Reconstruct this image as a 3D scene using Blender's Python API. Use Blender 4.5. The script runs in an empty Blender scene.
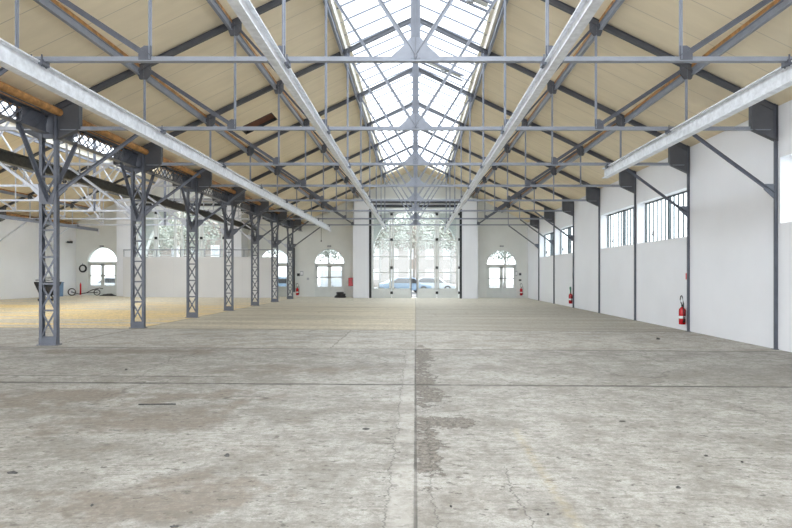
import bpy, bmesh, math, random
from mathutils import Vector, Matrix
random.seed(7)
C = bpy.context.scene.collection
PI = math.pi
# ------------------------------------------------------------------ layout
BAY = 4.0
def YN(n): return BAY * (3.12 + n)
CX2 = -16.74                 # centre line of the side nave
H = 8.37                     # half width of a nave
SL = 0.48                    # roof slope
def fz(x):                    # the floor falls gently from left to right
    if x < -8.6: return .115 * (-8.6 - x) / 16.8
    if x > -7.9: return -.105 * (x + 7.9) / 16.8
    return 0.0
def zr(x): return 9.45 - SL * abs(x)      # underside of the roof panels
YEND = 40.2
YBACK = -4.0  # unseen end left open so daylight reaches ceiling and steel
TIE = 4.95

# ------------------------------------------------------------------ materials
def newmat(name):
    m = bpy.data.materials.new(name); m.use_nodes = True
    nt = m.node_tree; nt.nodes.clear()
    out = nt.nodes.new('ShaderNodeOutputMaterial')
    b = nt.nodes.new('ShaderNodeBsdfPrincipled')
    nt.links.new(b.outputs[0], out.inputs[0])
    return m, nt, b, out
class N:
    """tiny node helper"""
    def __init__(s, nt): s.nt = nt
    def _in(s, sock, v):
        if v is None: return
        if isinstance(v, bpy.types.NodeSocket): s.nt.links.new(v, sock)
        else: sock.default_value = v
    def math(s, op, a, b=None, c=None, clamp=False):
        n = s.nt.nodes.new('ShaderNodeMath'); n.operation = op; n.use_clamp = clamp
        s._in(n.inputs[0], a); s._in(n.inputs[1], b); s._in(n.inputs[2], c)
        return n.outputs[0]
    def co(s, kind='Object'):
        return s.nt.nodes.new('ShaderNodeTexCoord').outputs[kind]
    def pos(s):
        return s.nt.nodes.new('ShaderNodeNewGeometry').outputs['Position']
    def sep(s, v):
        n = s.nt.nodes.new('ShaderNodeSeparateXYZ'); s._in(n.inputs[0], v); return n.outputs
    def comb(s, x, y, z=0.0):
        n = s.nt.nodes.new('ShaderNodeCombineXYZ')
        s._in(n.inputs[0], x); s._in(n.inputs[1], y); s._in(n.inputs[2], z); return n.outputs[0]
    def noise(s, v, scale, detail=4, rough=.55):
        n = s.nt.nodes.new('ShaderNodeTexNoise')
        s._in(n.inputs['Vector'], v); n.inputs['Scale'].default_value = scale
        n.inputs['Detail'].default_value = detail; n.inputs['Roughness'].default_value = rough
        return n.outputs[0]
    def voro(s, v, scale, feature='DISTANCE_TO_EDGE'):
        n = s.nt.nodes.new('ShaderNodeTexVoronoi'); n.feature = feature
        s._in(n.inputs['Vector'], v); n.inputs['Scale'].default_value = scale
        return n.outputs['Distance']
    def ramp(s, f, a, b):
        n = s.nt.nodes.new('ShaderNodeMapRange'); n.clamp = True
        s._in(n.inputs[0], f); s._in(n.inputs[1], a); s._in(n.inputs[2], b)
        return n.outputs[0]
    def mix(s, f, a, b, mode='MIX'):
        n = s.nt.nodes.new('ShaderNodeMix'); n.data_type = 'RGBA'; n.blend_type = mode
        s._in(n.inputs[0], f)
        s._in(n.inputs[6], a if not isinstance(a, tuple) else (*a[:3], 1))
        s._in(n.inputs[7], b if not isinstance(b, tuple) else (*b[:3], 1))
        return n.outputs[2]
    def bump(s, h, strength=.3, dist=.02):
        n = s.nt.nodes.new('ShaderNodeBump'); n.inputs['Strength'].default_value = strength
        n.inputs['Distance'].default_value = dist; s._in(n.inputs['Height'], h); return n.outputs[0]

def plain(name, col, rough=.6, metal=0.0, var=.12, scale=6.0, bump=0.0, col2=None):
    m, nt, b, o = newmat(name); n = N(nt)
    nz = n.noise(n.pos(), scale, 5)
    c2 = col2 or tuple(c * (1 - var) for c in col)
    nt.links.new(n.mix(n.ramp(nz, .35, .65), col, c2), b.inputs['Base Color'])
    b.inputs['Roughness'].default_value = rough; b.inputs['Metallic'].default_value = metal
    if bump: nt.links.new(n.bump(n.noise(n.pos(), scale * 6, 3), bump, .01), b.inputs['Normal'])
    return m
M = {}
M['steel'] = plain('painted_steel', (.108, .117, .145), .42, .0, .22, 5, .1)
M['steel_mid'] = plain('painted_steel_blue', (.27, .29, .34), .4, .0, .15, 5)
M['steel_king'] = plain('king_post_paint', (.19, .205, .245), .4, 0, .15, 5)
M['rafter'] = plain('rafter_steel_dark', (.085, .088, .10), .5, .0, .15, 5)  # darker tone for rafters, haunches and the gussets on them
M['steel_hi'] = plain('steel_pale', (.58, .60, .66), .42, .0, .15, 5)
M['galv'] = plain('galvanised_steel', (.84, .86, .90), .42, .15, .22, 9, .05)
M['shade_rail'] = plain('greenish_steel_shade_tone', (.085, .09, .085), .45, .1, .4, 12)  # shade of the side turned from the skylight, put into the colour
M['iron'] = plain('dark_iron', (.03, .032, .035), .6, .2, .3, 8)
M['wood'] = plain('orange_timber', (.52, .26, .085), .6, 0, .5, 7, .2)
M['brown'] = plain('brown_board', (.16, .055, .028), .6, 0, .35, 6)
M['frame'] = plain('teal_grey_window_metal', (.085, .105, .115), .45, .1, .15, 6)
M['doorgrey'] = plain('pale_grey_door_paint', (.68, .70, .68), .5, 0, .06, 3)
M['white'] = plain('white_paint', (.84, .84, .85), .5, 0, .03, 2)
M['red'] = plain('red_enamel', (.5, .012, .02), .25, 0, .08, 6)
M['black'] = plain('black_rubber', (.018, .018, .02), .5, 0, .2, 8)
M['green'] = plain('green_tag', (.03, .38, .2), .5, 0, .05, 8)
M['signred'] = plain('sign_red', (.75, .12, .14), .5, 0, .05, 8)
M['signgrey'] = plain('sign_grey', (.45, .46, .48), .5, 0, .1, 8)
M['blue'] = plain('faded_blue', (.16, .26, .42), .5, 0, .1, 6)
M['stone'] = plain('rubble', (.10, .095, .09), .9, 0, .4, 40, .4)
M['leaf'] = plain('foliage', (.36, .375, .325), .7, 0, .25, 3, .3)
M['bark'] = plain('bark', (.30, .28, .25), .9, 0, .25, 10, .3)
M['cream'] = plain('cream_render', (.26, .225, .20), .8, 0, .08, 2)
M['tile'] = plain('roof_tile', (.22, .17, .15), .8, 0, .25, 8)
M['carwhite'] = plain('white_car_paint', (.42, .44, .47), .25, 0, .03, 2)
M['carblue'] = plain('blue_car_paint', (.20, .28, .38), .25, 0, .05, 2)
M['yard'] = plain('street_paving', (.24, .24, .24), .9, 0, .15, 1.5, .2)
M['bounce_paving'] = plain('pale_bounce_paving', (.62, .62, .62), .9, 0, .15, 1.5, .2)  # unseen ground outside, kept pale to bounce daylight up to the ceiling
M['curb'] = plain('cream_curb_board', (.80, .76, .66), .6, 0, .06, 3)

def wallmat(name, col, seam_axis, pitch, seam=.93, w=.012):
    m, nt, b, o = newmat(name); n = N(nt)
    p = n.pos(); xyz = n.sep(p)
    a = xyz[seam_axis]
    f = n.math('PINGPONG', a, pitch / 2)
    s = n.ramp(f, 0.0, w)
    c = n.mix(n.ramp(n.noise(p, .6, 5), .35, .7), col, tuple(x * .955 for x in col))
    c = n.mix(s, tuple(x * seam for x in col), c)
    nt.links.new(c, b.inputs['Base Color']); b.inputs['Roughness'].default_value = .45
    nt.links.new(n.bump(s, .25, .004), b.inputs['Normal'])
    return m
M['panel_right'] = wallmat('white_wall_panel', (.88, .885, .915), 1, .40, .975)
M['panel_left'] = wallmat('white_wall_panel_left', (.86, .865, .875), 1, 1.0, .95)
M['plaster'] = plain('cream_plaster', (.76, .77, .74), .8, 0, .07, .8, .05)
M['pilaster'] = wallmat('white_grooved_cladding', (.80, .81, .84), 0, .28, .90)
M['partition'] = wallmat('pale_partition_board', (.66, .655, .65), 0, 1.2, .90)

def roofmat():
    m, nt, b, o = newmat('beige_roof_panel'); n = N(nt)
    p = n.pos(); xyz = n.sep(p)
    f = n.math('PINGPONG', n.math('ADD', xyz[1], .48), .5)
    s = n.ramp(f, 0.0, .014)
    st = n.comb(n.math('MULTIPLY', xyz[0], .5), n.math('MULTIPLY', xyz[1], 3.0), xyz[2])
    c = n.mix(n.ramp(n.noise(st, 1.2, 6), .35, .68), (.88, .765, .565), (.81, .70, .51))
    c = n.mix(n.ramp(n.noise(p, .5, 4), .55, .8), c, (.76, .66, .49))
    c = n.mix(s, (.52, .45, .34), c)
    nt.links.new(c, b.inputs['Base Color']); b.inputs['Roughness'].default_value = .85
    nt.links.new(n.bump(n.noise(st, 9, 3), .15, .01), b.inputs['Normal'])
    return m
M['roof'] = roofmat()

def glassmat(name, tint, gloss=.06):
    m = bpy.data.materials.new(name); m.use_nodes = True
    nt = m.node_tree; nt.nodes.clear()
    out = nt.nodes.new('ShaderNodeOutputMaterial')
    t = nt.nodes.new('ShaderNodeBsdfTransparent'); t.inputs[0].default_value = (*tint, 1)
    g = nt.nodes.new('ShaderNodeBsdfGlossy'); g.inputs['Roughness'].default_value = .05
    mx = nt.nodes.new('ShaderNodeMixShader'); mx.inputs[0].default_value = gloss
    nt.links.new(t.outputs[0], mx.inputs[1]); nt.links.new(g.outputs[0], mx.inputs[2])
    nt.links.new(mx.outputs[0], out.inputs[0])
    return m
M['glass'] = glassmat('window_glass', (.93, .96, .96))
M['skyglass'] = glassmat('skylight_glass', (.93, .95, .97), .03)

def floormat():
    m, nt, b, o = newmat('worn_concrete_floor'); n = N(nt)
    p = n.pos(); X, Y, Z = n.sep(p)
    A = lambda *a: n.math(*a)
    def ell(cx, cy, rx, ry, k=1.2, sc=2.2, edge=.25, off=0.0):
        dx = A('DIVIDE', A('SUBTRACT', X, cx), rx); dy = A('DIVIDE', A('SUBTRACT', Y, cy), ry)
        d = A('SQRT', A('ADD', A('MULTIPLY', dx, dx), A('MULTIPLY', dy, dy)))
        nz = A('MULTIPLY', A('SUBTRACT', n.noise(n.comb(A('ADD', X, off), Y, .3), sc, 6, .65), .5), k * 2)
        return n.ramp(A('ADD', A('SUBTRACT', 1.0, d), nz), 0.0, edge)
    def box(x0, x1, y0, y1, e=.06):
        a = n.ramp(X, x0 - e, x0 + e); c = A('SUBTRACT', 1.0, n.ramp(X, x1 - e, x1 + e))
        d = n.ramp(Y, y0 - e, y0 + e); f = A('SUBTRACT', 1.0, n.ramp(Y, y1 - e, y1 + e))
        return A('MULTIPLY', A('MULTIPLY', a, c), A('MULTIPLY', d, f))
    def mul(a, c): return A('MULTIPLY', a, c)
    def mx(a, c): return A('MAXIMUM', a, c)
    flat = n.comb(X, Y, 0.0)
    streakx = n.comb(A('MULTIPLY', X, .35), A('MULTIPLY', Y, 1.6), 0.0)
    big = n.noise(streakx, .55, 7, .6)
    mid = n.noise(flat, 1.7, 7, .65)
    fine = n.noise(flat, 16, 6, .75)
    grain = n.noise(flat, 70, 3, .7)
    c = n.mix(n.ramp(big, .40, .60), (.345, .335, .315), (.47, .465, .45))
    cloud = n.noise(n.comb(A('MULTIPLY', X, .9), A('MULTIPLY', Y, 1.1), 7.0), 1.9, 12, .78)
    c = n.mix(mul(n.ramp(cloud, .46, .58), .75), c, (.62, .62, .61))
    c = n.mix(mul(n.ramp(cloud, .48, .38), .6), c, (.27, .255, .23))
    # brown worn areas
    warp = n.noise(n.comb(A('MULTIPLY', X, .6), Y, 2.0), 1.1, 12, .76)
    brown = mul(n.ramp(warp, .53, .66), n.ramp(A('MULTIPLY', X, -1.0), -2.5, 4.0))
    c = n.mix(mul(brown, .8), c, (.25, .21, .175))
    for e in (ell(-4.4, 7.3, 2.4, .5, 2.6, 1.6, .5), ell(-3.1, 6.0, 1.3, .7, 2.6, 1.6, .6, off=5), ell(-1.9, 4.0, .9, .45, 2.6, 2, .6, off=9), ell(-6.2, 11.5, 2.4, .5, 2.6, 1.5, .6, off=3), ell(-1.6, 9.5, 1.5, .5, 2.6, 1.5, .6, off=13)):
        c = n.mix(mul(e, .75), c, (.25, .205, .165))
    c = n.mix(mul(ell(4.9, 9.3, 3.2, 1.0, .9, 1.2, .6), .45), c, (.25, .235, .215))
    # zones beyond the last joint
    far = n.ramp(Y, 16.28, 16.36)
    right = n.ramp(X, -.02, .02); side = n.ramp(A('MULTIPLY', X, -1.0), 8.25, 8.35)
    band = n.noise(n.comb(A('MULTIPLY', X, .12), A('MULTIPLY', Y, 1.4), 3.0), 1.0, 5, .6)
    zr_ = n.mix(n.ramp(band, .35, .65), (.31, .295, .26), (.50, .475, .41))
    zl_ = n.mix(n.ramp(band, .38, .62), (.44, .40, .32), (.68, .61, .45))
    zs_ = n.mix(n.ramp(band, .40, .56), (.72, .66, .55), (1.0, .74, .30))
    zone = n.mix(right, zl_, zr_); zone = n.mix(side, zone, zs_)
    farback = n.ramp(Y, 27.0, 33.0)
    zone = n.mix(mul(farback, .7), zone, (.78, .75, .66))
    zone = n.mix(mul(n.ramp(mid, .5, .75), .35), zone, (.46, .44, .40))
    c = n.mix(far, c, zone)
    # slab between the two middle joints is a little darker on the right
    c = n.mix(mul(box(-30, 9, 12.1, 16.32), .12), c, (.39, .365, .325))
    # scratches along x, dark specks
    sc = n.noise(n.comb(A('MULTIPLY', X, 1.3), A('MULTIPLY', Y, 9.0), 4.0), 2.6, 5, .8)
    c = n.mix(mul(n.ramp(sc, .53, .62), .6), c, (.20, .19, .17))
    sp = n.noise(n.comb(A('MULTIPLY', X, 6.0), A('MULTIPLY', Y, 9.0), 8.0), 1.6, 3, .6)
    c = n.mix(mul(n.ramp(sp, .63, .67), .85), c, (.10, .095, .085))
    sp2 = n.noise(n.comb(A('MULTIPLY', X, 3.0), A('MULTIPLY', Y, 7.0), 18.0), 2.2, 4, .7)
    c = n.mix(mul(n.ramp(sp2, .62, .66), .7), c, (.16, .15, .13))
    pit = n.noise(flat, 7, 9, .8)
    c = n.mix(mul(n.ramp(pit, .51, .60), .6), c, (.22, .205, .18))
    c = n.mix(mul(n.ramp(fine, .48, .66), .6), c, (.25, .24, .22))
    c = n.mix(mul(n.ramp(fine, .5, .3), .30), c, (.62, .62, .61))
    c = n.mix(mul(n.ramp(grain, .48, .68), .55), c, (.22, .21, .20))
    # spalled concrete beside the middle joint
    sp1 = mx(ell(.40, 6.15, .34, .26, 2.2, 5, .12), mx(ell(.10, 8.7, .17, 1.7, 2.6, 4, .15, off=4), ell(.12, 11.2, .20, 1.3, 2.6, 4, .15, off=8)))
    sp1 = mx(sp1, mx(ell(.12, 5.3, .12, .7, 2.4, 5, .12, off=2), ell(.22, 7.4, .22, .35, 2.4, 5, .12, off=6)))
    sp1 = mul(sp1, right)
    agg = n.mix(n.ramp(n.noise(flat, 18, 6, .8), .42, .58), (.10, .09, .08), (.31, .285, .255))
    c = n.mix(mul(sp1, .9), c, agg)
    edge = mul(n.ramp(sp1, .02, .25), A('SUBTRACT', 1.0, n.ramp(sp1, .35, .8)))
    c = n.mix(mul(edge, .85), c, (.05, .045, .04))
    # cracks
    cr = None
    wob = A('MULTIPLY', A('SUBTRACT', n.noise(n.comb(0.0, Y, 1.0), 2.2, 8, .75), .5), .34)
    wob2 = A('MULTIPLY', A('SUBTRACT', n.noise(n.comb(3.0, Y, 1.0), 3.5, 8, .75), .5), .30)
    for x0, y0, y1, w, wb in ((-.20, 2.5, 11.8, .004, wob), (.13, 2.5, 6.2, .003, wob2), (.76, 3.2, 4.7, .004, wob2), (-1.9, 12.2, 16.2, .010, wob2)):
        d = A('ABSOLUTE', A('SUBTRACT', A('SUBTRACT', X, x0), wb))
        k = mul(A('SUBTRACT', 1.0, n.ramp(d, w * .4, w * 1.6)), box(-30, 30, y0, y1))
        cr = k if cr is None else mx(cr, k)
    vp = n.comb(A('ADD', X, A('MULTIPLY', n.noise(flat, 3, 5), .5)), A('ADD', A('MULTIPLY', Y, .8), A('MULTIPLY', n.noise(flat, 2.4, 5), .5)), 0.0)
    vc = mul(A('SUBTRACT', 1.0, n.ramp(n.voro(vp, .38), .002, .009)), n.ramp(n.noise(flat, .35, 3), .50, .60))
    cr = mx(cr, mul(vc, .55))
    ring = A('ABSOLUTE', A('SUBTRACT', ell(-2.25, 7.25, .42, .16, .25, 4, 1.0), .35))
    cr = mx(cr, mul(mul(A('SUBTRACT', 1.0, n.ramp(ring, .03, .12)), box(-2.9, -1.6, 6.9, 7.6)), .8))
    c = n.mix(mul(cr, .8), c, (.08, .075, .07))
    # joints
    jn = A('MULTIPLY', A('SUBTRACT', n.noise(flat, 1.6, 8, .7), .5), .10)
    jv = n.ramp(n.noise(flat, 1.3, 6, .7), .36, .56)
    jt = None
    def add(k):
        nonlocal jt
        jt = k if jt is None else mx(jt, k)
    def jy(y, w, x0=-30, x1=30, s=1.0):
        d = A('ABSOLUTE', A('ADD', A('SUBTRACT', Y, y), jn))
        add(mul(mul(A('SUBTRACT', 1.0, n.ramp(d, w * .6, w * 1.3)), box(x0, x1, -20, 60)), s))
    jy(8.2, .05); jy(12.13, .05, s=.7); jy(16.32, .06, s=.85); jy(8.75, .03, -12, -3.0, .8); jy(13.9, .03, -9, -2, .6); jy(20.5, .03, s=.4); jy(24.5, .03, s=.4)
    jy(28.5, .03, s=.4)
    d = A('ABSOLUTE', A('SUBTRACT', X, 0.0))
    add(mul(mul(A('SUBTRACT', 1.0, n.ramp(d, .009, .016)), box(-1, 1, -10, 12.13)), 1.0))
    add(mul(mul(A('SUBTRACT', 1.0, n.ramp(d, .012, .03)), box(-1, 1, 12.1, 40)), .45))
    d = A('ABSOLUTE', A('SUBTRACT', X, -8.3))
    add(mul(mul(A('SUBTRACT', 1.0, n.ramp(d, .03, .07)), box(-30, 0, 12.6, 40)), .6))
    jt = mul(jt, A('ADD', .45, A('MULTIPLY', jv, .55)))
    c = n.mix(mul(jt, .9), c, (.08, .075, .068))
    # lighter repaired strip left of the joint
    c = n.mix(mul(mul(box(-.2, -.01, -5, 11.5, .03), n.ramp(mid, .38, .6)), .5), c, (.62, .615, .60))
    # faded yellow line
    yl = mul(box(1.03, 1.10, 3.3, 5.9, .03), n.ramp(n.noise(flat, 14, 6), .30, .70))
    c = n.mix(mul(yl, .35), c, (.58, .47, .24))
    light_comp = n.mix(n.ramp(Y, 12.08, 12.18), (.75, .72, .67), (.96, .92, .85))  # warm tint; near slabs darkened to offset the stronger daylight there
    light_comp = n.mix(far, light_comp, (1.0, .97, .91))
    c = n.mix(1.0, c, light_comp, 'MULTIPLY')
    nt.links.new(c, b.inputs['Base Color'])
    nt.links.new(n.math('ADD', .62, n.math('MULTIPLY', mid, .3)), b.inputs['Roughness'])
    hgt = A('SUBTRACT', A('SUBTRACT', A('MULTIPLY', fine, .35), A('MULTIPLY', cr, .5)), A('ADD', jt, A('MULTIPLY', sp1, .7)))
    nt.links.new(n.bump(hgt, .45, .02), b.inputs['Normal'])
    return m
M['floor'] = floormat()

# ------------------------------------------------------------------ mesh helpers
def frame(p0, p1, up=(0, 0, 1)):
    p0, p1 = Vector(p0), Vector(p1)
    d = (p1 - p0); L = d.length; d = d / L
    u = Vector(up)
    if abs(d.dot(u)) > .999: u = Vector((0, 1, 0))
    s = d.cross(u).normalized(); u = s.cross(d).normalized()
    return p0, p1, d, s, u
class MB:
    def __init__(s): s.bm = bmesh.new()
    def prism(s, pts2, p0, p1, up=(0, 0, 1)):
        """sweep the closed polygon pts2 (side, up) from p0 to p1"""
        p0, p1, d, sd, u = frame(p0, p1, up)
        a = [s.bm.verts.new(p0 + sd * x + u * y) for x, y in pts2]
        b = [s.bm.verts.new(p1 + sd * x + u * y) for x, y in pts2]
        n = len(pts2)
        s.bm.faces.new(a[::-1]); s.bm.faces.new(b)
        for i in range(n): s.bm.faces.new((a[i], a[(i + 1) % n], b[(i + 1) % n], b[i]))
        return s
    def bar(s, p0, p1, w, h, up=(0, 0, 1), ox=0, oy=0):
        w /= 2; h /= 2
        return s.prism([(-w + ox, -h + oy), (w + ox, -h + oy), (w + ox, h + oy), (-w + ox, h + oy)], p0, p1, up)
    def ibeam(s, p0, p1, W, Hh, tf=.015, tw=.012, up=(0, 0, 1)):
        w, h, t = W / 2, Hh / 2, tw / 2
        pts = [(-w, -h), (w, -h), (w, -h + tf), (t, -h + tf), (t, h - tf), (w, h - tf), (w, h), (-w, h), (-w, h - tf), (-t, h - tf), (-t, -h + tf), (-w, -h + tf)]
        return s.prism(pts, p0, p1, up)
    def tee(s, p0, p1, W, Hh, t=.012, up=(0, 0, 1), inv=False):
        w, h = W / 2, Hh / 2
        pts = [(-w, h - t), (-t / 2, h - t), (-t / 2, -h), (t / 2, -h), (t / 2, h - t), (w, h - t), (w, h), (-w, h)]
        if inv: pts = [(x, -y) for x, y in pts][::-1]
        return s.prism(pts, p0, p1, up)
    def box(s, x0, x1, y0, y1, z0, z1):
        return s.bar(((x0 + x1) / 2, y0, (z0 + z1) / 2), ((x0 + x1) / 2, y1, (z0 + z1) / 2), abs(x1 - x0), abs(z1 - z0))
    def plate(s, pts, y, t):
        """polygon in the x/z plane, thickness t along y"""
        a = [s.bm.verts.new((x, y - t / 2, z)) for x, z in pts]
        b = [s.bm.verts.new((x, y + t / 2, z)) for x, z in pts]
        n = len(pts)
        s.bm.faces.new(a); s.bm.faces.new(b[::-1])
        for i in range(n): s.bm.faces.new((b[i], b[(i + 1) % n], a[(i + 1) % n], a[i]))
        return s
    def plate_x(s, pts, x, t):
        a = [s.bm.verts.new((x - t / 2, y, z)) for y, z in pts]
        b = [s.bm.verts.new((x + t / 2, y, z)) for y, z in pts]
        n = len(pts)
        s.bm.faces.new(a); s.bm.faces.new(b[::-1])
        for i in range(n): s.bm.faces.new((b[i], b[(i + 1) % n], a[(i + 1) % n], a[i]))
        return s
    def cyl(s, p0, p1, r, seg=12, r2=None):
        p0, p1, d, sd, u = frame(p0, p1); r2 = r if r2 is None else r2
        a = []; b = []
        for i in range(seg):
            t = 2 * PI * i / seg; v = sd * math.cos(t) + u * math.sin(t)
            a.append(s.bm.verts.new(p0 + v * r)); b.append(s.bm.verts.new(p1 + v * r2))
        s.bm.faces.new(a[::-1]); s.bm.faces.new(b)
        for i in range(seg):
            f = s.bm.faces.new((a[i], a[(i + 1) % seg], b[(i + 1) % seg], b[i])); f.smooth = True
        return s
    def lathe(s, prof, c=(0, 0, 0), seg=20):
        c = Vector(c); rings = []
        for r, z in prof:
            if r < 1e-5: rings.append([s.bm.verts.new(c + Vector((0, 0, z)))])
            else: rings.append([s.bm.verts.new(c + Vector((r * math.cos(2 * PI * i / seg), r * math.sin(2 * PI * i / seg), z))) for i in range(seg)])
        for a, b in zip(rings, rings[1:]):
            for i in range(seg):
                j = (i + 1) % seg
                vs = [a[i % len(a)], a[j % len(a)], b[j % len(b)], b[i % len(b)]]
                q = []
                for v in vs:
                    if v not in q: q.append(v)
                if len(q) > 2:
                    f = s.bm.faces.new(q); f.smooth = True
        return s
    def tube(s, pts, r, seg=8):
        pts = [Vector(p) for p in pts]; rings = []
        for i, p in enumerate(pts):
            d = (pts[min(i + 1, len(pts) - 1)] - pts[max(i - 1, 0)]).normalized()
            u = Vector((0, 0, 1)) if abs(d.z) < .9 else Vector((0, 1, 0))
            sd = d.cross(u).normalized(); u = sd.cross(d)
            rings.append([s.bm.verts.new(p + (sd * math.cos(2 * PI * k / seg) + u * math.sin(2 * PI * k / seg)) * r) for k in range(seg)])
        for a, b in zip(rings, rings[1:]):
            for k in range(seg):
                f = s.bm.faces.new((a[k], a[(k + 1) % seg], b[(k + 1) % seg], b[k])); f.smooth = True
        s.bm.faces.new(rings[0][::-1]); s.bm.faces.new(rings[-1])
        return s
    def torus(s, c, R, r, axis='y', seg=28, rs=8):
        c = Vector(c); pts = []
        V = []
        for i in range(seg):
            t = 2 * PI * i / seg; row = []
            for k in range(rs):
                q = 2 * PI * k / rs; rr = R + r * math.cos(q); h = r * math.sin(q)
                if axis == 'y': v = Vector((rr * math.cos(t), h, rr * math.sin(t)))
                elif axis == 'x': v = Vector((h, rr * math.cos(t), rr * math.sin(t)))
                else: v = Vector((rr * math.cos(t), rr * math.sin(t), h))
                row.append(s.bm.verts.new(c + v))
            V.append(row)
        for i in range(seg):
            for k in range(rs):
                f = s.bm.faces.new((V[i][k], V[(i + 1) % seg][k], V[(i + 1) % seg][(k + 1) % rs], V[i][(k + 1) % rs])); f.smooth = True
        return s
    def build(s, name, mat, parent=None, bevel=0, origin=None):
        bmesh.ops.recalc_face_normals(s.bm, faces=s.bm.faces)
        me = bpy.data.meshes.new(name)
        if origin is not None:
            bmesh.ops.translate(s.bm, verts=s.bm.verts, vec=-Vector(origin))
        s.bm.to_mesh(me); s.bm.free()
        me.materials.append(mat)
        o = bpy.data.objects.new(name, me); C.objects.link(o)
        if origin is not None: o.location = origin
        if parent: o.parent = parent
        if bevel:
            b = o.modifiers.new('b', 'BEVEL'); b.width = bevel; b.segments = 2; b.limit_method = 'ANGLE'
        return o
def tag(o, label=None, cat=None, group=None, kind=None):
    if label: o['label'] = label
    if cat: o['category'] = cat
    if group: o['group'] = group
    if kind: o['kind'] = kind
    return o
def empty(name, loc=(0, 0, 0), rz=0):
    o = bpy.data.objects.new(name, None); C.objects.link(o); o.location = loc; o.rotation_euler = (0, 0, rz)
    o.empty_display_size = .2
    return o
def copy_tree(o, parent=None):
    c = o.copy(); C.objects.link(c); c.parent = parent
    for ch in [x for x in bpy.data.objects if x.parent is o]: copy_tree(ch, c)
    return c
ORD = ['first', 'second', 'third', 'fourth', 'fifth', 'sixth', 'seventh', 'eighth', 'ninth', 'tenth']

def poly_wall(name, outline, holes, thick, mat, kind='structure'):
    """2D outline with holes in local x/y, extruded by thick along local z"""
    cu = bpy.data.curves.new(name, 'CURVE'); cu.dimensions = '2D'; cu.fill_mode = 'BOTH'; cu.extrude = thick / 2
    for pts in [outline] + holes:
        sp = cu.splines.new('POLY'); sp.points.add(len(pts) - 1)
        for i, (x, y) in enumerate(pts): sp.points[i].co = (x, y, 0, 1)
        sp.use_cyclic_u = True
    tmp = bpy.data.objects.new(name + '_tmp', cu); C.objects.link(tmp)
    bpy.context.view_layer.update()
    me = bpy.data.meshes.new_from_object(tmp.evaluated_get(bpy.context.evaluated_depsgraph_get()))
    bpy.data.objects.remove(tmp); bpy.data.curves.remove(cu)
    me.materials.clear(); me.materials.append(mat); me.name = name
    for p in me.polygons: p.use_smooth = False
    o = bpy.data.objects.new(name, me); C.objects.link(o)
    if kind: o['kind'] = kind
    return o

# ------------------------------------------------------------------ shell
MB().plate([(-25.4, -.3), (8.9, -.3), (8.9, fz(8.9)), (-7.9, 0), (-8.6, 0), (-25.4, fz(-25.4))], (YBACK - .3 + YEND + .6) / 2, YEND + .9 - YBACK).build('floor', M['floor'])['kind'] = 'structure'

# end wall with arched openings
ARX = 6.34
def arch(cx, r, zs, z0=-.01, seg=24, rz=None):
    rz = rz or r
    pts = [(cx - r, z0), (cx + r, z0)]
    for i in range(seg + 1):
        t = PI * i / seg; pts.append((cx + r * math.cos(t), zs + rz * math.sin(t)))
    return pts
outl = [(-25.3, -.13), (8.6, -.13), (8.6, zr(8.6)), (0, 9.6), (-H, zr(H)), (CX2, 9.6), (-25.3, zr(8.56))]
holes = []
for cx in (0, CX2):
    holes.append(arch(cx, 3.2, 2.66, fz(cx) + .001, 32, 3.76))
    for s in (-1, 1): holes.append(arch(cx + s * ARX, 1.11, 2.44 + fz(cx + s * ARX), fz(cx + s * ARX) + .001))
w = poly_wall('wall_far', outl, holes, .45, M['plaster'])
w.rotation_euler = (PI / 2, 0, 0); w.location = (0, YEND + .225, 0)
# right wall, windows in some bays
win_bays = [-4, -3, -2, -1, 1, 2, 4, 5]
holes = []
for n in win_bays:
    y0 = YN(n) + .1; y1 = YN(n + 1) - .1
    if y0 < YBACK: continue
    holes.append([(y0, 2.77), (y1, 2.77), (y1, 4.27), (y0, 4.27)])
w = poly_wall('wall_right', [(YBACK, -.15), (YEND, -.15), (YEND, zr(8.33)), (YBACK, zr(8.33))], holes, .42, M['panel_right'])
w.rotation_euler = (PI / 2, 0, PI / 2); w.location = (8.27 + .21, 0, 0)
MB().box(-25.35, -25.0, YBACK, YEND, 0, zr(8.4)).build('wall_left', M['panel_left'])['kind'] = 'structure'

# roof slopes
def slope(name, cx, s, hole=None):
    bm = MB()
    t = .14
    def piece(xa, xb, ya, yb):
        pts = [(cx + s * xa, zr(xa)), (cx + s * xb, zr(xb)), (cx + s * xb, zr(xb) + t), (cx + s * xa, zr(xa) + t)]
        bm.plate(pts, (ya + yb) / 2, yb - ya)
    xo = 8.37 if (cx == 0 and s < 0) or (cx != 0 and s > 0) else 8.75
    if hole:
        xa, xb, ya, yb = hole
        piece(2.13, xo, YBACK, ya); piece(2.13, xo, yb, 37.6)
        piece(2.13, xa, ya, yb); piece(xb, xo, ya, yb)
    else: piece(2.13, xo, YBACK, 37.6)
    piece(0.0, xo, 37.6, YEND + .45)
    o = bm.build(name, M['roof']); o['kind'] = 'structure'
    return o
HT = (4.88, 5.99, 18.50, 19.32)
slope('ceiling', 0, -1, HT); slope('ceiling', 0, 1); slope('ceiling', CX2, -1); slope('ceiling', CX2, 1)
hb = empty('roof_hatch', (-(HT[0] + HT[1]) / 2, (HT[2] + HT[3]) / 2, zr(5.43)))
tag(hb, 'reddish brown board closing a rectangular hatch in the beige left roof slope', 'hatch')
k = MB()
xa, xb, ya, yb = HT
def rp(x): return (-x, zr(x) + .10)
k.plate([rp(xa), rp(xb), (-xb, zr(xb) + .16), (-xa, zr(xa) + .16)], (ya + yb) / 2, yb - ya - .004)
o = k.build('board', M['brown']); o.parent = hb; o.matrix_parent_inverse = Matrix.Translation(-hb.location)
k = MB()
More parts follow.
